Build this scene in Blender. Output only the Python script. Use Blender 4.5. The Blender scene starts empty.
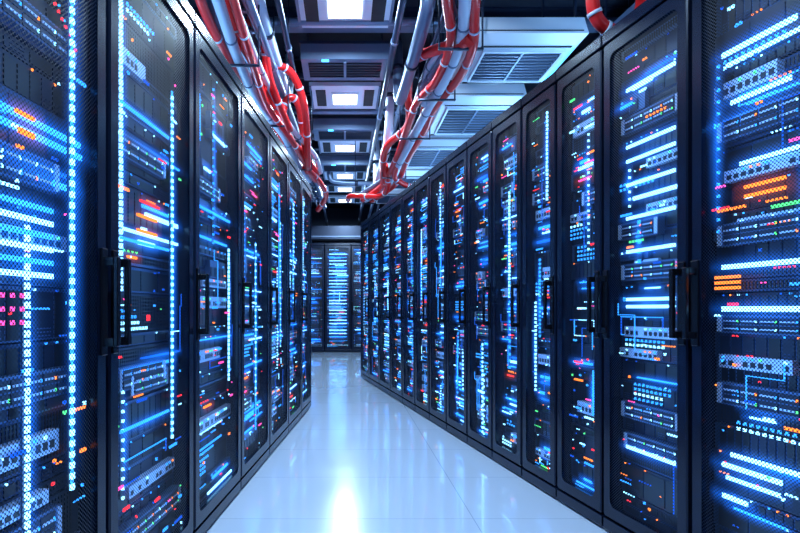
import bpy, math, random
from mathutils import Vector, Matrix
scene=bpy.context.scene
try:
    scene.view_settings.view_transform='Standard'
    scene.view_settings.look='None'
except Exception as e: print(e)
CH=0.98; F=520.0
# ---------------- materials ----------------
def newmat(name):
    m=bpy.data.materials.new(name); m.use_nodes=True
    nt=m.node_tree; b=nt.nodes.get('Principled BSDF'); return m,nt,b
def pbr(name,col,rough=.5,metal=0.,noise=0.,nscale=20,bump=0.,emit=None,es=0,coat=0):
    m,nt,b=newmat(name)
    b.inputs['Base Color'].default_value=(*col,1); b.inputs['Roughness'].default_value=rough
    b.inputs['Metallic'].default_value=metal
    if coat: b.inputs['Coat Weight'].default_value=coat
    if noise:
        tc=nt.nodes.new('ShaderNodeTexCoord'); n=nt.nodes.new('ShaderNodeTexNoise'); n.inputs['Scale'].default_value=nscale
        n.inputs['Detail'].default_value=2
        nt.links.new(tc.outputs['Object'],n.inputs['Vector'])
        mr=nt.nodes.new('ShaderNodeMapRange'); mr.inputs[3].default_value=max(0,rough-noise); mr.inputs[4].default_value=min(1,rough+noise)
        nt.links.new(n.outputs['Fac'],mr.inputs[0]); nt.links.new(mr.outputs[0],b.inputs['Roughness'])
    return m
def emis(name,col,s,sampling='NONE'):
    m,nt,b=newmat(name); nt.nodes.remove(b)
    e=nt.nodes.new('ShaderNodeEmission'); e.inputs[0].default_value=(*col,1); e.inputs[1].default_value=s
    nt.links.new(e.outputs[0],nt.nodes['Material Output'].inputs[0])
    try: m.cycles.emission_sampling=sampling
    except Exception: pass
    return m
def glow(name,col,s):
    # painted LED halo: brightness falls off from the LED in its middle (UV 0..1)
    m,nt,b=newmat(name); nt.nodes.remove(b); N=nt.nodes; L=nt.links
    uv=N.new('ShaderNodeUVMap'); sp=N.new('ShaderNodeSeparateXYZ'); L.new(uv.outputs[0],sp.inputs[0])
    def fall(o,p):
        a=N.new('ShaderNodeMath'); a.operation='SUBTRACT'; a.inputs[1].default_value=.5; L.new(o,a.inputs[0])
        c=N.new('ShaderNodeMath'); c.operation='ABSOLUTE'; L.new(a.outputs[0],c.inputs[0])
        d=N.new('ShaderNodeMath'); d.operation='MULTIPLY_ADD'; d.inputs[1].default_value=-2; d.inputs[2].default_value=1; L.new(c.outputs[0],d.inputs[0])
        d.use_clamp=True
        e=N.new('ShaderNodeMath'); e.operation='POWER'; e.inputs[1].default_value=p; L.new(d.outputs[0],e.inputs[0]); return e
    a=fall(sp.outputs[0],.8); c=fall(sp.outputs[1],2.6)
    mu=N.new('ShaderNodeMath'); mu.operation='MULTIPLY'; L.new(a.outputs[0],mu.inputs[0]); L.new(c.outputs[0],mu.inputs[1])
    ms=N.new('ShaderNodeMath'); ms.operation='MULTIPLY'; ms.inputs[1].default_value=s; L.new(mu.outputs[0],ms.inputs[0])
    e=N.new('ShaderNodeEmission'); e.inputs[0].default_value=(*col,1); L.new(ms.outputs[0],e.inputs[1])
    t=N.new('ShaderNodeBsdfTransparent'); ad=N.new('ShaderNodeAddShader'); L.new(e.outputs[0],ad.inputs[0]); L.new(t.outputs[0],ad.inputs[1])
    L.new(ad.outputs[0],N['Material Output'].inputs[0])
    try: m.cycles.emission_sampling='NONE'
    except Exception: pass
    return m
M={}
M['frame']=pbr('rack_black_metal',(.006,.012,.034),.22,.25,.03,4)
M['panel']=pbr('rack_inner_navy',(.006,.013,.036),.4,.2,.05,15)
M['chassis']=pbr('server_dark_steel',(.025,.055,.13),.35,.6,.05,40)
M['chassis2']=pbr('server_blue_steel',(.07,.13,.26),.35,.6,.05,40)
M['steel']=pbr('server_light_steel',(.46,.58,.80),.35,.5,.05,40)
M['port']=pbr('port_black',(.004,.005,.009),.4)
M['handle']=pbr('handle_black',(.008,.009,.014),.22,.3,.03,20)
M['blue']=emis('led_blue',(.025,.28,1.0),3.2)
M['cyan']=emis('led_ice',(.22,.62,1.0),4.8)
M['dim']=emis('led_deep_blue',(.01,.12,.9),1.5)
M['orange']=emis('led_orange',(1.0,.22,.03),3.2)
M['red']=emis('led_red',(1.0,.03,.05),2.8)
M['pink']=emis('led_pink',(1.0,.08,.45),2.6)
M['green']=emis('led_green',(.1,1.0,.3),2.0)
M['gblue']=glow('painted_halo_blue',(.008,.17,1.0),1.7)
M['gor']=glow('painted_halo_orange',(1.0,.12,.02),.5)
def perf():
    m,nt,b=newmat('perforated_steel_sheet'); N=nt.nodes;L=nt.links
    b.inputs['Base Color'].default_value=(.008,.015,.036,1); b.inputs['Metallic'].default_value=.3; b.inputs['Roughness'].default_value=.4
    uv=N.new('ShaderNodeUVMap'); mp=N.new('ShaderNodeMapping'); mp.inputs['Rotation'].default_value=(0,0,math.radians(45)); mp.inputs['Scale'].default_value=(120,120,1)
    L.new(uv.outputs[0],mp.inputs[0])
    v=N.new('ShaderNodeTexVoronoi'); v.voronoi_dimensions='2D'; v.inputs['Scale'].default_value=1; v.inputs['Randomness'].default_value=0
    L.new(mp.outputs[0],v.inputs['Vector'])
    c=N.new('ShaderNodeMath'); c.operation='LESS_THAN'; c.inputs[1].default_value=.45; L.new(v.outputs['Distance'],c.inputs[0])
    t=N.new('ShaderNodeBsdfTransparent'); mx=N.new('ShaderNodeMixShader')
    L.new(c.outputs[0],mx.inputs[0]); L.new(b.outputs[0],mx.inputs[1]); L.new(t.outputs[0],mx.inputs[2])
    L.new(mx.outputs[0],N['Material Output'].inputs[0]); return m
M['perf']=perf()
# ---------------- mesh builder ----------------
class MB:
    def __init__(s): s.v=[];s.f=[];s.m=[];s.uv=[]
    def face(s,pts,mat,uv=None):
        i=len(s.v); s.v+= [tuple(p) for p in pts]; s.f.append(tuple(range(i,i+len(pts)))); s.m.append(mat)
        s.uv.append(uv if uv else ([(0,0),(1,0),(1,1),(0,1)] if len(pts)==4 else [(0,0)]*len(pts)))
    def box(s,x0,x1,y0,y1,z0,z1,mat):
        s.face([(x0,y0,z0),(x1,y0,z0),(x1,y0,z1),(x0,y0,z1)],mat)
        s.face([(x1,y1,z0),(x0,y1,z0),(x0,y1,z1),(x1,y1,z1)],mat)
        s.face([(x0,y1,z0),(x0,y0,z0),(x0,y0,z1),(x0,y1,z1)],mat)
        s.face([(x1,y0,z0),(x1,y1,z0),(x1,y1,z1),(x1,y0,z1)],mat)
        s.face([(x0,y0,z1),(x1,y0,z1),(x1,y1,z1),(x0,y1,z1)],mat)
        s.face([(x0,y1,z0),(x1,y1,z0),(x1,y0,z0),(x0,y0,z0)],mat)
    def quad(s,x0,x1,y,z0,z1,mat,uv=None):
        s.face([(x0,y,z0),(x1,y,z0),(x1,y,z1),(x0,y,z1)],mat,uv)
    def obj(s,name,parent=None,mats=None,smooth=False,bevel=0):
        mats=mats or M
        me=bpy.data.meshes.new(name); me.from_pydata(s.v,[],s.f)
        used=[]
        for k in s.m:
            if k not in used: used.append(k)
        for k in used: me.materials.append(mats[k])
        me.polygons.foreach_set('material_index',[used.index(k) for k in s.m])
        ul=me.uv_layers.new(name='UVMap'); fl=[]
        for u in s.uv:
            for a in u: fl+= [a[0],a[1]]
        ul.data.foreach_set('uv',fl)
        me.update()
        o=bpy.data.objects.new(name,me); scene.collection.objects.link(o)
        if parent: o.parent=parent
        if bevel:
            import bmesh
            bm=bmesh.new(); bm.from_mesh(me); bmesh.ops.remove_doubles(bm,verts=bm.verts,dist=1e-5); bm.to_mesh(me); bm.free()
            md=o.modifiers.new('bev','BEVEL'); md.width=bevel; md.segments=2; md.limit_method='ANGLE'
        return o
def rrect(x0,x1,z0,z1,r,n=5):
    pts=[]
    for cx,cz,a0 in ((x1-r,z0+r,-90),(x1-r,z1-r,0),(x0+r,z1-r,90),(x0+r,z0+r,180)):
        for i in range(n+1):
            a=math.radians(a0+90*i/n); pts.append((cx+r*math.cos(a),cz+r*math.sin(a)))
    return pts
def ring(mb,o,i,y0,y1,mat,ch=.005):
    n=len(o)
    cx=sum(p[0] for p in o)/n; cz=sum(p[1] for p in o)/n
    def shrink(P,d): return [(p[0]-math.copysign(d,p[0]-cx),p[1]-math.copysign(d,p[1]-cz)) for p in P]
    of=shrink(o,ch); inf=shrink(i,-ch)
    for k in range(n):
        j=(k+1)%n
        mb.face([(of[k][0],y0,of[k][1]),(of[j][0],y0,of[j][1]),(inf[j][0],y0,inf[j][1]),(inf[k][0],y0,inf[k][1])],mat)
        mb.face([(o[k][0],y0+ch,o[k][1]),(o[j][0],y0+ch,o[j][1]),(of[j][0],y0,of[j][1]),(of[k][0],y0,of[k][1])],mat)
        mb.face([(o[k][0],y1,o[k][1]),(o[j][0],y1,o[j][1]),(o[j][0],y0+ch,o[j][1]),(o[k][0],y0+ch,o[k][1])],mat)
        mb.face([(inf[k][0],y0,inf[k][1]),(inf[j][0],y0,inf[j][1]),(i[j][0],y0+ch,i[j][1]),(i[k][0],y0+ch,i[k][1])],mat)
        mb.face([(i[k][0],y0+ch,i[k][1]),(i[j][0],y0+ch,i[j][1]),(i[j][0],y1,i[j][1]),(i[k][0],y1,i[k][1])],mat)
# ---------------- LED helpers ----------------
def bar(mb,x0,x1,z,th,y,c='cyan',g=True,gs=1.0):
    mb.box(x0,x1,y-.006,y,z-th/2,z+th/2,c)
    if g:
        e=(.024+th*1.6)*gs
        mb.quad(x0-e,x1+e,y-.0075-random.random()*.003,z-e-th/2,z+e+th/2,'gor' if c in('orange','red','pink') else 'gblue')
def dots(mb,x0,x1,z,n,s,y,c='cyan'):
    for i in range(n):
        x=x0+(x1-x0)*i/max(1,n-1); mb.box(x-s/2,x+s/2,y-.004,y,z-s/2,z+s/2,c)
def vstrip(mb,x,z0,z1,y,c='cyan',pitch=.032,s=.010,cont=False,gw=.05):
    mb.box(x-.012,x+.012,y,y+.004,z0,z1,'port')
    if cont: mb.box(x-.003,x+.003,y-.005,y,z0,z1,'blue')
    z=z0
    while z<z1:
        mb.box(x-s/2,x+s/2,y-.007,y,z-s*.65,z+s*.65,c); z+=pitch
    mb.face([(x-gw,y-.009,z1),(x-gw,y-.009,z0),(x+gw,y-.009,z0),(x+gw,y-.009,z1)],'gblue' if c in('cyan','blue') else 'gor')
def port_panel(mb,x0,x1,z0,h,R):
    y=.052
    mb.box(x0,x1,y,.10,z0+.003,z0+h-.003,'steel')
    n=int((x1-x0)/.026)
    for i in range(n):
        xa=x0+.010+i*.026
        if R.random()<.8:
            mb.box(xa,xa+.017,y-.001,y+.002,z0+h*.25,z0+h*.58,'port')
            if R.random()<.5: mb.box(xa+.004,xa+.012,y-.003,y,z0+h*.70,z0+h*.84,R.choice(['green','orange','cyan','blue','cyan','blue']))
def server(mb,x0,x1,z0,h,R):
    # 2U server: ears, drive bays with handles, status LEDs
    y=.048
    mb.box(x0,x1,y,.10,z0,z0+h,'chassis2')
    for a in (x0,x1-.016): mb.box(a,a+.016,y-.004,y,z0+.004,z0+h-.004,'steel')
    n=max(2,int((x1-x0-.05)/.05)); bw=(x1-x0-.044)/n
    for i in range(n):
        a=x0+.022+i*bw
        for r in range(2):
            q=z0+.006+r*(h-.010)/2; t=(h-.018)/2
            mb.box(a+.002,a+bw-.003,y-.003,y,q,q+t,'panel'); mb.box(a+.005,a+bw-.012,y-.006,y-.003,q+t*.35,q+t*.55,'steel')
            mb.box(a+bw-.010,a+bw-.006,y-.006,y-.003,q+t*.3,q+t*.6,R.choice(['green','cyan','orange','blue','cyan']))
def fill(mb,w,seed,H=2.2,row='L',dens=1.0):
    R=random.Random(seed); random.seed(seed)
    X0=.062; X1=w-.062; W=X1-X0; y=.060
    z=.10
    while z<H-.10:
        u=R.choice([1,1,1,2,2,3]); h=min(.0445*u,H-.06-z); mt=R.choice(['chassis','chassis','panel','panel','chassis2'])
        yf=.070+R.choice([0,.006,.012])
        mb.box(X0-.02,X1+.02,yf,.10,z+.002,z+h-.002,mt)
        k=R.choice([3,4,6,8,12]); bw=W/k
        if R.random()<.8:
            for i in range(k):
                a=X0+i*bw
                mb.box(a+.003,a+bw-.004,yf-.003,yf,z+.007,z+h-.012,'port' if R.random()<.55 else 'panel')
                if R.random()<.45: mb.box(a+.006,a+.012,yf-.005,yf-.002,z+h-.010,z+h-.005,R.choice(['blue','cyan','blue','dim','orange']))
                if R.random()<.35:
                    for q in range(3): mb.box(a+bw*.2,a+bw*.8,yf-.005,yf-.002,z+.011+q*.009,z+.014+q*.009,mt)
        else:
            for q in range(int(W/.012)): mb.box(X0+q*.012,X0+q*.012+.006,yf-.002,yf,z+.010,z+h-.010,'port')
        z+=h
    z=.12
    while z<H-.16:
        u=R.choice([1,1,2,2]); h=.0445*u
        if z+h>H-.12: break
        t=R.random()
        if R.random()>dens: z+=h; continue
        xa=X0+R.choice([0,0,.1,.25,.45])*W; xb=min(X1,xa+W*R.uniform(.35,1.0))
        if t<.06: pass
        elif t<.14 : server(mb,xa,max(xb,xa+.15) if xa+.15<X1 else X1,z+.002,.07,R); h=max(h,.075)
        elif t<.24:
            mb.box(xa,xb,.056,.10,z+.003,z+h-.003,'chassis2')
            k=int((xb-xa)/.055)
            for i in range(k):
                mb.box(xa+.006+i*.055,xa+.05+i*.055,.052,.056,z+.009,z+h*.6,'panel')
                if R.random()<.7: mb.box(xa+.01+i*.055,xa+.018+i*.055,.051,.054,z+h*.7,z+h*.7+.007,R.choice(['cyan','blue','blue','orange']))
            if R.random()<.65: bar(mb,xa+.01,xa+(xb-xa)*R.uniform(.4,.95),z+h*.5,R.choice([.005,.008,.011]),.052,R.choice(['cyan','blue','blue']))
        elif t<.40: port_panel(mb,xa,xb,z,min(h,.06),R)
        elif t<.70:
            for k in range(u if u>1 else R.choice([1,2])):
                a=X0+R.random()*W*.5; b=min(X1,a+W*R.uniform(.2,.9))
                bar(mb,a,b,z+.014+k*.03,R.choice([.006,.010,.015]),y-.01*R.random(),R.choice(['cyan','cyan','blue','blue','blue','dim']))
        elif t<.84:
            rows=max(1,int(h/.02)); n=int((xb-xa)/.02)
            for r in range(rows): 
                m=max(2,int(n*R.uniform(.5,1))); dots(mb,xa,xa+m*.02,z+.012+r*.02,m,.010,y,R.choice(['cyan','blue','blue']))
        elif t<.90:
            c=R.choice(['orange','orange','red','pink','orange'])
            a=X0+R.random()*W*.6; bar(mb,a,min(X1,a+R.uniform(.04,.12)),z+h/2,.008,y-.01,c); dots(mb,a,min(X1,a+.08),z+h/2+.02,4,.007,y,R.choice(['orange','pink','green','red']))
        else:
            th=.0035; a=xa; b=xb; zt=z+h-.006; zb=z+.006
            for (p,q,r,s) in ((a,b,zt,zt+th),(a,a+th,zb,zt),(a,a+(b-a)*.5,zb,zb+th),(b-th,b,zt-h*.5,zt)):
                mb.box(p,q,y-.004,y,r,s,R.choice(['dim','blue','cyan']))
        z+=h+R.choice([0,0,.01,.02])
    for k in range(R.choice([3,3,4]) if row=='L' else R.choice([2,3,4])):
        if R.random()>dens+.2: continue
        a=R.uniform(.12,1.6); b=a+(R.uniform(.3,1.1) if row=='L' else R.uniform(.15,.7))
        vstrip(mb,X0+R.uniform(.05,.95)*W,a,min(H-.15,b),.047,R.choice(['cyan','blue','cyan']),pitch=R.choice([.022,.03,.04]),s=R.choice([.007,.010,.012]),cont=R.random()<.35)
    for k in range(int(5*dens)):
        a=R.uniform(.15,H-.4); x=X0+R.random()*W; l=R.uniform(.05,.25); x2=min(X1,max(X0,x+R.uniform(-.15,.15)))
        c=R.choice(['dim','blue','dim','dim'])
        mb.box(x,x+.003,.042,.045,a,a+l,c); mb.box(min(x,x2),max(x,x2)+.003,.042,.045,a+l,a+l+.003,c); mb.box(x2,x2+.003,.042,.045,a+l,a+l+.05,c)
    for k in range(75):
        x=R.uniform(X0,X1); zz=R.uniform(.12,H-.15); s=R.choice([.004,.005,.007,.009]); n=R.choice([1,1,2,3,5]); c=R.choice(['cyan','blue','cyan','orange','red','blue','blue','dim','pink','cyan','green','blue','orange','dim','red'])
        for q in range(n):
            if x+q*.014<X1: mb.box(x+q*.014,x+q*.014+s,.041,.046,zz,zz+s,c)
# ---------------- rack ----------------
def rack(origin,ang,w,seed,handles=('lo',),H=2.2,extra=None,D=.95,dens=1.,row='L',b=.04,le=2.6):
    E=bpy.data.objects.new('server_rack',None); E.empty_display_size=.2; scene.collection.objects.link(E)
    E.location=origin; E.rotation_euler=(0,0,ang)
    c=MB(); g=.004
    c.box(g,.025,0,D,.05,H-.0,'frame'); c.box(w-.025,w-g,0,D,.05,H,'frame')
    c.box(.025,w-.025,.0,D,H-.03,H,'frame'); c.box(.025,w-.025,0,D,.05,.08,'frame'); c.box(.025,w-.025,D-.02,D,.08,H-.03,'frame')
    c.box(.025,w-.025,0,.02,H-.075,H-.03,'frame')
    c.box(.01,w-.01,.02,D-.02,0,.05,'frame')
    c.box(g,w-g,-.028,.0,H-.055,H-.004,'frame')
    c.box(g,w-g,-.024,.0,.012,.062,'frame')
    c.obj('cabinet',E,bevel=.003)
    d=MB(); x0=.008;x1=w-.008;z0=.070;z1=H-.062
    ring(d,rrect(x0,x1,z0,z1,.012),rrect(x0+b,x1-b,z0+b+.01,z1-b-.01,.03),-.026,-.002,'frame')
    d.obj('door_frame',E)
    p=MB(); xa,xb,za,zb=x0+b-.008,x1-b+.008,z0+b,z1-b
    p.quad(xa,xb,-.0185,za,zb,'perf',[(xa,za),(xb,za),(xb,zb),(xa,zb)])
    p.obj('perforated_door_sheet',E)
    e=MB(); e.box(.03,w-.03,.10,.115,.08,H-.035,'panel')
    fill(e,w,seed,H,row,dens)
    if extra: extra(e,w,H)
    e.v=[(v[0],v[1]-.038,v[2]) for v in e.v]
    e.obj('server_equipment',E)
    h=MB()
    for hd in handles:
        hx=x0+.020 if hd=='lo' else x1-.020
        zc=1.0
        h.box(hx-.015,hx+.015,-.034,-.026,zc-.15,zc+.15,'handle')
        h.box(hx-.009,hx+.009,-.075,-.061,zc-.125,zc+.125,'handle')
        h.box(hx-.009,hx+.009,-.063,-.032,zc+.10,zc+.125,'handle'); h.box(hx-.009,hx+.009,-.063,-.032,zc-.125,zc-.10,'handle')
    h.obj('door_handle',E,bevel=.003)
    ld=bpy.data.lights.new('rack_fill_light','AREA'); ld.shape='RECTANGLE'; ld.size=w*.5; ld.size_y=H-.3; ld.energy=le*w/.5; ld.color=(.14,.42,1)  # added door-sized fill light that brightens the equipment, no fixture modelled
    lo=bpy.data.objects.new('added_interior_fill',ld); scene.collection.objects.link(lo); lo.parent=E; lo.location=(w/2,-.0175,H/2); lo.rotation_euler=(math.radians(90),0,0)
    return E
LY=[-.45,.20,.85,1.483,2.13,2.79,3.44,4.06,4.65,5.22]
aL=math.atan2(1,.0904)
def Lp(Y): return (-.833+.0904*Y,Y,0)
def extL0(e,w,H):
    sx=w-.135; RR=random.Random(3)
    vstrip(e,sx,.52,1.95,.036,'cyan',.028,.012,True,.07)
    n=14
    for i in range(n):
        t=i/(n-1); x=sx-.30*t; z=1.95+.12*t
        e.box(x-.011,x+.011,.03,.036,z-.008,z+.008,'cyan')
    bar(e,.1,sx-.02,1.90,.010,.038,'blue'); bar(e,.08,sx-.1,2.04,.014,.038)
    for i in range(30):
        t=i/29; x=.12+.40*t; z=1.86-.20*t*t; e.box(x-.003,x+.003,.035,.04,z-.003,z+.003,'red')
    server(e,.20,w-.17,1.27,.075,RR)
    for k in range(6): bar(e,.24,w-.20,1.06+.032*k,.012,.045,'cyan' if k%2==0 else 'blue')
    for k in range(3): dots(e,.26,.32,.95+.03*k,3,.01,.038,'pink')
    bar(e,.31,.36,1.38,.012,.040,'orange'); bar(e,.30,.36,1.42,.008,.040,'orange')
    port_panel(e,.22,w-.16,.62,.06,RR); server(e,.20,w-.16,.40,.085,RR); port_panel(e,.2,w-.2,.50,.04,RR)
def extL1(e,w,H):
    vstrip(e,w-.17,.50,1.80,.036,'cyan',.026,.010,True,.06); RR=random.Random(8)
    for k in range(2): bar(e,.22,.36,1.24+.05*k,.009,.042,'orange')
    bar(e,.24,.38,1.34,.007,.042,'red')
    dots(e,.3,.3,.95,1,.02,.042,'red')
    server(e,.10,w-.20,1.46,.075,RR); server(e,.12,w-.20,.72,.075,RR)
    for zz in (1.62,1.2,.6): bar(e,.12,w-.18,zz,.009,.045,'blue')
for i in range(len(LY)-1):
    a=Vector(Lp(LY[i])); b=Vector(Lp(LY[i+1])); w=(b-a).length
    rack(a,aL,w-.002,140+i,('lo',) if i!=2 else ('lo','hi'),extra={2:extL0,3:extL1}.get(i),row='L',dens={2:.35,3:.35,4:.7}.get(i,1))
RY=[.45,.92,1.39,1.85,2.31,2.66,3.0,3.37,3.76,4.16,4.56,4.96,5.38,5.84,6.36,6.92,7.45]
def Rp(Y): return (1.578-.1788*Y,Y,0)
aR=math.atan2(-1,.1788)
def extR0(e,w,H):
    RR=random.Random(21)
    for z,a,b,th in ((1.83,.1,.85,.016),(1.79,.15,.9,.012),(1.66,.2,.8,.014),(1.45,.3,.9,.012),(1.12,.1,.9,.015),(.98,.1,.95,.017),(.5,.2,.9,.014),(.42,.15,.7,.012)):
        bar(e,.07+a*(w-.14),.07+b*(w-.14),z,th,.045)
    for z,h in ((1.54,.075),(1.19,.075),(.90,.06),(.66,.075)): server(e,.08,w-.09,z,h,RR)
    port_panel(e,.1,w-.08,1.40,.045,RR); port_panel(e,.08,w-.14,.78,.05,RR)
    for z in (1.37,1.34): bar(e,w*.40,w*.68,z,.010,.042,'orange')
    dots(e,w*.6,w*.8,1.29,8,.010,.04,'green'); dots(e,w*.2,w*.4,1.31,7,.009,.04,'orange')
    for r in range(3): dots(e,w*.18,w*.36,1.05+.018*r,7,.010,.04,'orange')
    vstrip(e,w*.87,.7,1.0,.045,'red',.02,.007)
def extR1(e,w,H):
    RR=random.Random(22)
    for z in (1.9,1.66,1.6,1.5,1.36,1.22,1.02,.99,.4): bar(e,w*.25,w*.8,z,.013,.045)
    for z in (1.72,1.10,.52): server(e,.08,w-.08,z,.07,RR)
    port_panel(e,.09,w-.1,.86,.05,RR)
    dots(e,w*.3,w*.45,1.26,5,.009,.042,'green'); dots(e,w*.5,w*.7,1.75,6,.008,.042,'orange')
for i in range(len(RY)-1):
    a=Vector(Rp(RY[i])); b=Vector(Rp(RY[i+1])); w=(b-a).length
    rack(b,aR,w-.002,300+i,('hi',) if i not in(2,3) else ('hi','lo'),extra={2:extR0,3:extR1}.get(i),row='R',b=.038,dens={2:.5,3:.5,4:.6,5:.7}.get(i,1),le=3.4 if i in(2,3) else 2.4)
for i in range(8):
    def ex(e,w,H):
        for k in range(26): bar(e,.1,w-.1,.35+.075*k,.016,.045,'cyan' if k%3 else 'blue')
    rack((-2.86+.60*i,11.8,0),0,.596,500+i,('lo',),H=2.48,D=.9,extra=ex if i in(4,) else None,row='R')
# ---------------- room ----------------
def tile_mat():
    m,nt,b=newmat('white_gloss_floor_tile'); N=nt.nodes;L=nt.links
    tc=N.new('ShaderNodeTexCoord'); mp=N.new('ShaderNodeMapping'); mp.inputs['Location'].default_value=(.6,-.03,0); L.new(tc.outputs['Object'],mp.inputs[0])
    br=N.new('ShaderNodeTexBrick'); br.offset=0; br.squash=1; br.inputs['Scale'].default_value=1; br.inputs['Brick Width'].default_value=1.2; br.inputs['Row Height'].default_value=.6
    br.inputs['Mortar Size'].default_value=.003; br.inputs['Mortar Smooth'].default_value=.3
    br.inputs['Color1'].default_value=(.53,.63,.80,1); br.inputs['Color2'].default_value=(.54,.64,.81,1); br.inputs['Mortar'].default_value=(.36,.44,.60,1)
    L.new(mp.outputs[0],br.inputs['Vector']); L.new(br.outputs['Color'],b.inputs['Base Color'])
    n=N.new('ShaderNodeTexNoise'); n.inputs['Scale'].default_value=3; n.inputs['Detail'].default_value=3; L.new(tc.outputs['Object'],n.inputs['Vector'])
    mr=N.new('ShaderNodeMapRange'); mr.inputs[3].default_value=.14; mr.inputs[4].default_value=.24; L.new(n.outputs['Fac'],mr.inputs[0]); L.new(mr.outputs[0],b.inputs['Roughness'])
    b.inputs['Coat Weight'].default_value=1; b.inputs['Coat Roughness'].default_value=.06
    return m
S={}
S['tile']=tile_mat()
S['wall']=pbr('navy_wall_paint',(.03,.05,.10),.7,0,.1,8)
S['ceil']=pbr('dark_ceiling_paint',(.008,.014,.034),.7,0,.1,5)
S['white']=pbr('white_enamel',(.68,.78,.92),.4,0,.05,10)
S['grey']=pbr('galvanised_steel',(.15,.21,.34),.38,.4,.06,25)
S['dark']=pbr('dark_pipe_metal',(.022,.035,.075),.35,.4,.06,20)
S['black']=pbr('black_slot',(.005,.008,.016),.6,0,.1,10)
S['red']=pbr('red_rubber_hose',(.82,.012,.012),.35,0,.05,30,coat=.3)
S['pale']=pbr('white_rubber_hose',(.60,.68,.85),.4,0,.05,30)
S['lamp']=emis('lamp_diffuser',(.85,.93,1.0),4.5,'AUTO')
S['bluelamp']=emis('blue_lamp_tube',(.05,.45,1.0),6,'AUTO')
def shell(name,x0,x1,y0,y1,z0,z1,mat):
    b=MB(); b.box(x0,x1,y0,y1,z0,z1,mat); return b.obj(name,mats=S)
XL,XR,YB,YF,ZC=-3.0,3.4,12.75,-1.6,3.45
shell('floor',XL,XR,YF,YB,-.1,0,'tile'); shell('ceiling',XL,XR,YF,YB,ZC,ZC+.1,'ceil')
shell('wall_left',XL-.1,XL,YF,YB,-.1,ZC+.1,'wall'); shell('wall_right',XR,XR+.1,YF,YB,-.1,ZC+.1,'wall')
shell('wall_back',XL,XR,YB,YB+.1,-.1,ZC+.1,'wall'); shell('wall_front',XL,XR,YF-.1,YF,-.1,ZC+.1,'wall')
# ---------------- ceiling fixtures ----------------
def tube(mb,pts,r,mat,n=10):
    P=[Vector(p) for p in pts]; prev=None; rings=[]
    for i,p in enumerate(P):
        t=(P[min(i+1,len(P)-1)]-P[max(i-1,0)]).normalized()
        if prev is None:
            up=Vector((0,0,1)) if abs(t.z)<.9 else Vector((1,0,0)); a=t.cross(up).normalized()
        else: a=(prev-t*prev.dot(t)).normalized()
        prev=a; b=t.cross(a)
        rings.append([p+a*r*math.cos(2*math.pi*k/n)+b*r*math.sin(2*math.pi*k/n) for k in range(n)])
    for i in range(len(rings)-1):
        for k in range(n):
            j=(k+1)%n; mb.face([rings[i][k],rings[i][j],rings[i+1][j],rings[i+1][k]],mat)
    mb.face(rings[0][::-1],mat); mb.face(rings[-1],mat)
def smooth(o):
    import bmesh
    bm=bmesh.new(); bm.from_mesh(o.data); bmesh.ops.remove_doubles(bm,verts=bm.verts,dist=1e-5)
    for f in bm.faces: f.smooth=len(f.verts)==4
    bm.to_mesh(o.data); bm.free()
def catmull(P,n=8):
    P=[Vector(p) for p in P]; Q=[P[0]]+P+[P[-1]]; out=[]
    for i in range(1,len(Q)-2):
        for k in range(n):
            t=k/n; a,b,c,d=Q[i-1],Q[i],Q[i+1],Q[i+2]
            out.append(.5*((2*b)+(c-a)*t+(2*a-5*b+4*c-d)*t*t+(3*b-a-3*c+d)*t**3))
    out.append(P[-1]); return out
def px(x,y,z):  # survey sight-line -> metres at height z
    Y=F*(z-CH)/(309-y); return Vector(((x-345)/F*Y,Y,z))
def light_panel(Y,s=.25):
    b=MB(); z=3.20
    b.box(-.36,.36,Y-.30,Y+.30,z+.012,z+.05,'white')
    b.box(-.36,-.34,Y-.3,Y+.3,z,z+.012,'grey'); b.box(.34,.36,Y-.3,Y+.3,z,z+.012,'grey')
    b.box(-s/2-.02,s/2+.02,Y-s/2-.02,Y+s/2+.02,z-.004,z+.012,'white'); b.box(-s/2,s/2,Y-s/2,Y+s/2,z-.010,z-.004,'lamp')
    b.box(-.30,-.2,Y-.2,Y+.2,z+.004,z+.013,'black'); b.box(.2,.30,Y-.2,Y+.2,z+.004,z+.013,'black')
    for x in (-.3,.3): b.box(x-.006,x+.006,Y-.006,Y+.006,z+.05,ZC,'dark')
    o=b.obj('ceiling_light',mats=S)
    ld=bpy.data.lights.new('panel_lamp','AREA'); ld.size=s; ld.energy=52; ld.color=(.54,.78,1); ld.specular_factor=.12
    l=bpy.data.objects.new('lamp',ld); scene.collection.objects.link(l); l.parent=o; l.location=(0,Y,z-.013)
for Y in (.6,2.2,3.83,5.5,7.17,8.68,9.65,10.65): light_panel(Y)
def vent(Y,x0=-.38,x1=.38,d=.42,z=3.12):
    b=MB(); b.box(x0,x1,Y,Y+d,z,z+.14,'grey'); b.box(x0-.015,x1+.015,Y-.015,Y+d+.015,z+.13,z+.15,'dark')
    b.box(x0+.06,x1-.06,Y+.07,Y+d-.07,z-.004,z+.004,'black')
    k=6
    for i in range(k):
        yy=Y+.08+(d-.18)*i/(k-1); b.box(x0+.06,x1-.06,yy,yy+.012,z-.012,z-.003,'dark')
    b.box(-.012,.012,Y+.04,Y+d-.04,z-.014,z,'grey')
    b.box(-.2,-.14,Y+.01,Y+.04,z-.006,z,'bluelamp')
    for x in (x0+.05,x1-.05): b.box(x-.006,x+.006,Y+d/2,Y+d/2+.012,z+.14,ZC,'dark')
    b.obj('ceiling_vent_grille',mats=S)
for Y in (2.75,4.45,6.2,7.7): vent(Y)
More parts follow.
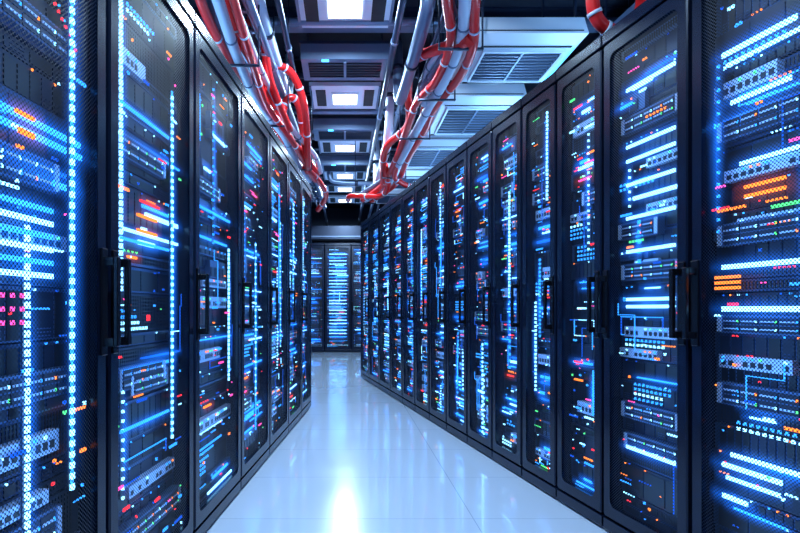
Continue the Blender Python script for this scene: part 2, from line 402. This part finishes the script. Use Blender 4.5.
for Y in (1.4,2.62,3.35,4.3,5.15,6.0,6.8,7.55,8.2,9.15,10.15,11.2):
    b=MB(); z=3.29
    b.box(XL+.01,XR-.01,Y-.05,Y+.05,z,z+.014,'grey'); b.box(XL+.01,XR-.01,Y-.006,Y+.006,z+.014,ZC-.014,'dark'); b.box(XL+.01,XR-.01,Y-.05,Y+.05,ZC-.014,ZC,'dark')
    b.obj('ceiling_beam',mats=S)
def tray(xa,xb,Y0,Y1,z,wd=.26,cables=True):
    b=MB(); L=Y1-Y0
    def X(t): return xa+(xb-xa)*t
    n=int(L/.25)
    for i in range(n):
        t0=i/n;t1=(i+1)/n
        for s in (0,wd):
            p=X(t0)+s; q=X(t1)+s; y0=Y0+L*t0;y1=Y0+L*t1
            b.face([(p,y0,z),(q,y1,z),(q,y1,z+.07),(p,y0,z+.07)],'grey'); b.face([(p-.02,y0,z),(q-.02,y1,z),(q+.0,y1,z),(p+.0,y0,z)],'grey')
        b.box(X(t0),X(t0)+wd,Y0+L*t0,Y0+L*t0+.03,z,z+.018,'grey')
        if i%4==0:
            for s in (0,wd): b.box(X(t0)+s-.006,X(t0)+s+.006,Y0+L*t0,Y0+L*t0+.012,z+.02,ZC,'dark')
    R=random.Random(5)
    if cables:
        for k in range(7):
            r=R.uniform(.009,.017); xo=.03+k*(wd-.06)/6
            tube(b,[(X(t/12)+xo+R.uniform(-.01,.01),Y0+L*t/12,z+.02+r) for t in range(13)],r,R.choice(['dark','pale','dark','grey','black']),8)
    b.obj('cable_tray',mats=S)
tray(-1.08,-.62,-1.2,9.5,2.92); tray(2.3,1.5,-1.2,10.5,3.0,.24)
def pipe_run(name,specs,hang=True):
    b=MB()
    for pts,r,mat in specs:
        tube(b,pts,r,mat,14)
        P=[Vector(p) for p in pts]
        if hang:
            for i in range(len(P)-1):
                if (P[i+1]-P[i]).length<.5: continue
                K=max(1,int((P[i+1]-P[i]).length/1.6))+1
                for k in range(K):
                    q=P[i].lerp(P[i+1],(k+.5)/K)
                    b.box(q.x-.004,q.x+.004,q.y-.004,q.y+.004,q.z+r*.9,ZC,'dark')
                    d=(P[i+1]-P[i]).normalized()*.015; tube(b,[q-d,q+d],r+.006,'grey',14)
    o=b.obj(name,mats=S); smooth(o); return o
pipe_run('ventilation_duct',[([(-1.45,-1.5,3.03),(-1.25,12.7,3.03)],.13,'grey')])
pipe_run('ventilation_duct',[([(2.75,-1.5,3.03),(2.0,12.7,3.03)],.13,'grey')])
pipe_run('water_pipe',[([(.42,-1.5,3.05),(.33,12.7,3.05)],.026,'dark'),([(.61,-1.5,3.10),(.55,12.7,3.10)],.03,'grey'),([(.70,-1.5,3.02),(.66,12.7,3.02)],.016,'dark')])
pipe_run('water_pipe',[([(-.45,-1.5,3.0),(-.42,12.7,3.0)],.022,'dark'),([(-.74,-1.5,2.84),(-.36,9.5,2.84)],.026,'grey'),([(-.88,-1.5,2.84),(-.5,9.5,2.84)],.016,'dark')])
for Y,z,mat,r in ((3.05,3.21,'dark',.03),(4.05,3.22,'grey',.03),(4.95,3.21,'dark',.035),(5.9,3.22,'grey',.03),(6.75,3.21,'grey',.035),(7.45,3.22,'dark',.03),(8.35,3.21,'grey',.035),(9.3,3.22,'dark',.04)):
    pipe_run('conduit',[([(-2.6,Y-.0,z),(2.9,Y,z)],r,mat)])
def riser(pts,r,mat): 
    b=MB(); C=catmull(pts,10); tube(b,C,r,mat,14)
    for p in (C[6],C[len(C)//2],C[-7]):
        i=C.index(p); d=(C[i+1]-p).normalized()*.02; tube(b,[p-d,p+d],r+.008,'dark',14)
    o=b.obj('insulated_pipe',mats=S); smooth(o)
riser([(.50,3.0,3.40),(.50,3.05,3.0),(.50,3.12,2.86),(.50,3.3,2.80),(.49,4.4,2.80),(.48,4.6,2.84),(.48,4.7,3.0),(.48,4.72,3.40)],.045,'grey')
riser([(.46,5.3,3.40),(.46,5.35,3.0),(.45,5.45,2.8),(.45,5.7,2.72),(.44,7.0,2.72),(.44,7.25,2.8),(.44,7.3,3.4)],.045,'pale')
riser([(-.56,3.3,3.40),(-.56,3.35,3.05),(-.56,3.45,2.98),(-.55,3.7,2.95),(-.53,4.7,2.95),(-.53,4.9,3.0),(-.53,4.95,3.40)],.04,'pale')
riser([(-.24,8.1,3.4),(-.24,8.1,3.05),(-.1,8.12,2.96),(.5,8.12,2.94),(.9,8.12,2.96),(1.0,8.12,3.4)],.035,'grey')
for x,Y,z,wd_ in ((-.62,2.3,3.2,.2),(-.9,4.3,3.1,.22),(.80,3.9,3.1,.16),(.80,5.1,3.12,.16),(-.62,6.2,3.15,.2),(.85,2.3,3.15,.2)):
    b=MB(); b.box(x-wd_/2,x+wd_/2,Y-.09,Y+.09,z,z+.08,'grey'); b.box(x-wd_/2+.015,x+wd_/2-.015,Y-.075,Y+.075,z-.006,z,'dark'); b.box(x-.016,x+.016,Y-.016,Y+.016,z-.012,z-.006,'bluelamp'); b.box(x-.006,x+.006,Y-.006,Y+.006,z+.08,ZC,'dark'); b.obj('junction_box',mats=S)
def hoses(name,paths,clip=True):
    b=MB()
    for P,r,mat in paths:
        C=catmull(P,8); tube(b,C,r,mat,12)
        for i in range(6,len(C)-2,7):
            d=(C[i+1]-C[i]).normalized()*.008
            tube(b,[C[i]-d,C[i]+d],r+.004,'pale' if mat=='red' else 'grey',12)
    if clip:
        C=catmull(paths[0][0],8)
        for i in range(4,len(C),12):
            q=C[i]; b.box(q.x-.14,q.x+.14,q.y-.012,q.y+.012,q.z-.05,q.z-.04,'dark')
            for s in (-.135,.135): b.box(q.x+s-.005,q.x+s+.005,q.y-.005,q.y+.005,q.z-.05,ZC,'dark')
    o=b.obj(name,mats=S); smooth(o)
R=random.Random(11)
baseL=[(200,-60,2.62),(214,5,2.62),(238,60,2.6),(262,105,2.58),(283,138,2.52),(301,165,2.45),(312,182,2.38)]
pl=[]
for k,(dx,dz,r,mat) in enumerate([(0,0,.034,'pale'),(.07,.01,.026,'red'),(-.07,.0,.028,'red'),(.02,.085,.032,'red'),(-.05,.09,.028,'grey'),(.11,.08,.022,'pale')]):
    P=[]
    for j,(x,y,z) in enumerate(baseL):
        p=px(x,y,z); P.append(p+Vector((dx+R.uniform(-.035,.035),0,dz+R.uniform(-.02,.03))))
    pl.append((P,r,mat))
pl.append(([px(262,90,2.62),px(272,66,2.9),px(292,74,2.92),px(305,110,2.72),px(308,168,2.4)],.032,'red'))
pl.append(([px(236,50,2.62),px(246,22,2.95),px(262,34,2.95),px(270,80,2.70),px(290,130,2.5)],.030,'red'))
pl.append(([px(278,128,2.55),px(287,100,2.8),px(298,104,2.8),px(304,140,2.6),px(308,172,2.4)],.034,'red'))
pl.append(([px(305,168,2.42),px(318,180,2.42),px(326,196,2.35),px(318,210,2.25)],.032,'red'))
hoses('coolant_hose_bundle',pl)
baseR=[(470,-60,2.62),(462,0,2.66),(464,45,2.62),(446,80,2.6),(428,105,2.6),(416,132,2.58),(402,162,2.52),(388,185,2.5),(366,200,2.42)]
pr=[]
for k,(dx,dz,r,mat) in enumerate([(0,0,.036,'pale'),(.07,.0,.030,'red'),(-.07,.01,.030,'red'),(.015,.07,.032,'red'),(-.055,.075,.026,'grey')]):
    P=[]
    for j,(x,y,z) in enumerate(baseR):
        p=px(x,y,z); P.append(p+Vector((dx+R.uniform(-.025,.025),0,dz+R.uniform(-.02,.02))))
    pr.append((P,r,mat))
pr.append(([px(470,40,2.6),px(415,60,2.85),px(408,90,2.85),px(408,125,2.7),px(385,150,2.65),px(383,185,2.5)],.036,'red'))
pr.append(([px(470,20,2.7),px(440,55,2.75),px(428,75,2.75),px(425,105,2.6)],.036,'pale'))
pr.append(([px(416,132,2.58),px(395,172,2.5),px(400,182,2.45),px(415,188,2.4)],.032,'red'))
pr.append(([px(385,165,2.6),px(388,185,2.45),px(380,196,2.4),px(352,196,2.45),px(348,200,2.45)],.034,'red'))
hoses('coolant_hose_bundle',pr)
hoses('coolant_hose',[([Vector((1.17,2.40,3.44)),Vector((1.17,2.42,2.8)),Vector((1.165,2.45,2.46)),Vector((1.21,2.47,2.34)),Vector((1.32,2.50,2.31)),Vector((1.45,2.6,2.38)),Vector((1.55,2.7,2.7)),Vector((1.56,2.72,3.44))],.030,'red')],False)
def ac(xc,Y,w,d,z):
    b=MB(); x0,x1=xc-w/2,xc+w/2; y0,y1=Y,Y+d; h=.16; s=.05
    top=[(x0+.02,y0+.02,z+h),(x1-.02,y0+.02,z+h),(x1-.02,y1-.02,z+h),(x0+.02,y1-.02,z+h)]
    mid=[(x0,y0,z+.05),(x1,y0,z+.05),(x1,y1,z+.05),(x0,y1,z+.05)]
    bot=[(x0+s,y0+s,z),(x1-s,y0+s,z),(x1-s,y1-s,z),(x0+s,y1-s,z)]
    for A,B in ((bot,mid),(mid,top)):
        for k in range(4):
            j=(k+1)%4; b.face([A[k],A[j],B[j],B[k]],'white')
    b.face(bot[::-1],'white'); b.face(top,'white')
    g=.12
    b.box(x0+g,x1-g,y0+g,y1-g,z-.004,z+.004,'black')
    n=10
    for i in range(n):
        yy=y0+g+.01+(d-2*g-.03)*i/(n-1); b.box(x0+g,x1-g,yy,yy+.008,z-.014,z-.002,'grey')
    b.box(xc-.006,xc+.006,y0+g,y1-g,z-.016,z-.002,'grey')
    for (a,c,e,f) in ((x0+g-.015,x1-g+.015,y0+g-.015,y0+g),(x0+g-.015,x1-g+.015,y1-g,y1-g+.015),(x0+g-.015,x0+g,y0+g,y1-g),(x1-g,x1-g+.015,y0+g,y1-g)): b.box(a,c,e,f,z-.018,z,'white')
    b.box(x0+s+.03,x1-s-.03,y0+s+.008,y0+s+.022,z-.006,z,'black'); b.box(x0+s+.03,x1-s-.03,y1-s-.022,y1-s-.008,z-.006,z,'black')
    b.box(x0+.03,x1-.03,y0+.001,y0+.01,z+.065,z+.072,'black')
    b.box(x1-.070,x1-.055,y0+.08,y1-.08,z-.006,z+.01,'bluelamp')
    for x in (x0+.06,x1-.06):
        for yy in (y0+.06,y1-.06): b.box(x-.007,x+.007,yy-.007,yy+.007,z+h,ZC,'dark')
    o=b.obj('air_conditioner_unit',mats=S)
ac(1.16,3.26,.74,.66,2.66); ac(1.12,4.25,.74,.85,2.67); ac(1.0,5.35,.76,.9,2.67); ac(.88,6.6,.72,.8,2.68); ac(.7,7.8,.6,.8,2.72)
ac(1.60,1.5,.66,.6,2.85)
def fill_uplight(x0,y0,x1,y1,z,e,tilt,col=(.3,.6,1)):  # added fill out of view on the rack tops, brightens ceiling and AC undersides
    b=MB(); d=Vector((x1-x0,y1-y0,0)).normalized(); n=Vector((-d.y,d.x,0))
    p=[Vector((x0,y0,z))+n*.04,Vector((x0,y0,z))-n*.04,Vector((x1,y1,z))-n*.04,Vector((x1,y1,z))+n*.04]
    U=Vector((0,0,.04)); b.face(p,'grey')
    for k in range(4): a=p[k]; c=p[(k+1)%4]; b.face([a,c,c+U,a+U],'grey')
    b.face([q+U for q in p],'grey')
    q=[(a*.8+sum(p,Vector())/4*.2)+U+Vector((0,0,.004)) for a in p]; b.face(q,'bluelamp')
    o=b.obj('added_ceiling_fill',mats=S)
    ld=bpy.data.lights.new('ceiling_fill_lamp','AREA'); ld.shape='RECTANGLE'; ld.size=.08; ld.size_y=(Vector((x1,y1,0))-Vector((x0,y0,0))).length; ld.energy=e; ld.color=col
    l=bpy.data.objects.new('lamp',ld); scene.collection.objects.link(l); l.parent=o; l.location=((x0+x1)/2,(y0+y1)/2,z+.06)
    l.rotation_euler=(math.pi,tilt,math.atan2(y1-y0,x1-x0)-math.pi/2)
for Y in (.6,2.2,3.8):
    fill_uplight(-1.3+.09*Y,Y,-1.3+.09*(Y+1.1),Y+1.1,2.201,8,0)
for Y in (.6,2.2,3.8,5.4):
    fill_uplight(2.1-.18*Y,Y,2.1-.18*(Y+1.1),Y+1.1,2.201,13,0)
b=MB(); b.box(-2.95,3.3,11.75,11.95,2.56,2.86,'dark'); b.box(-2.95,3.3,11.72,11.75,2.60,2.63,'grey')
for x in (-2.5,-.9,.7,2.7): b.box(x-.02,x+.02,11.83,11.87,2.86,ZC,'dark')
b.obj('overhead_cable_duct',mats=S)
wd=bpy.data.worlds.new('World'); scene.world=wd; wd.use_nodes=True
wd.node_tree.nodes['Background'].inputs[0].default_value=(.05,.15,.5,1); wd.node_tree.nodes['Background'].inputs[1].default_value=.3
cd=bpy.data.cameras.new('Camera'); cd.sensor_width=36; cd.lens=36*F/800; cd.shift_x=55/800; cd.shift_y=42.5/800; cd.clip_start=.05
co=bpy.data.objects.new('Camera',cd); scene.collection.objects.link(co); co.location=(0,0,CH); co.rotation_euler=(math.radians(90),0,0)
scene.camera=co
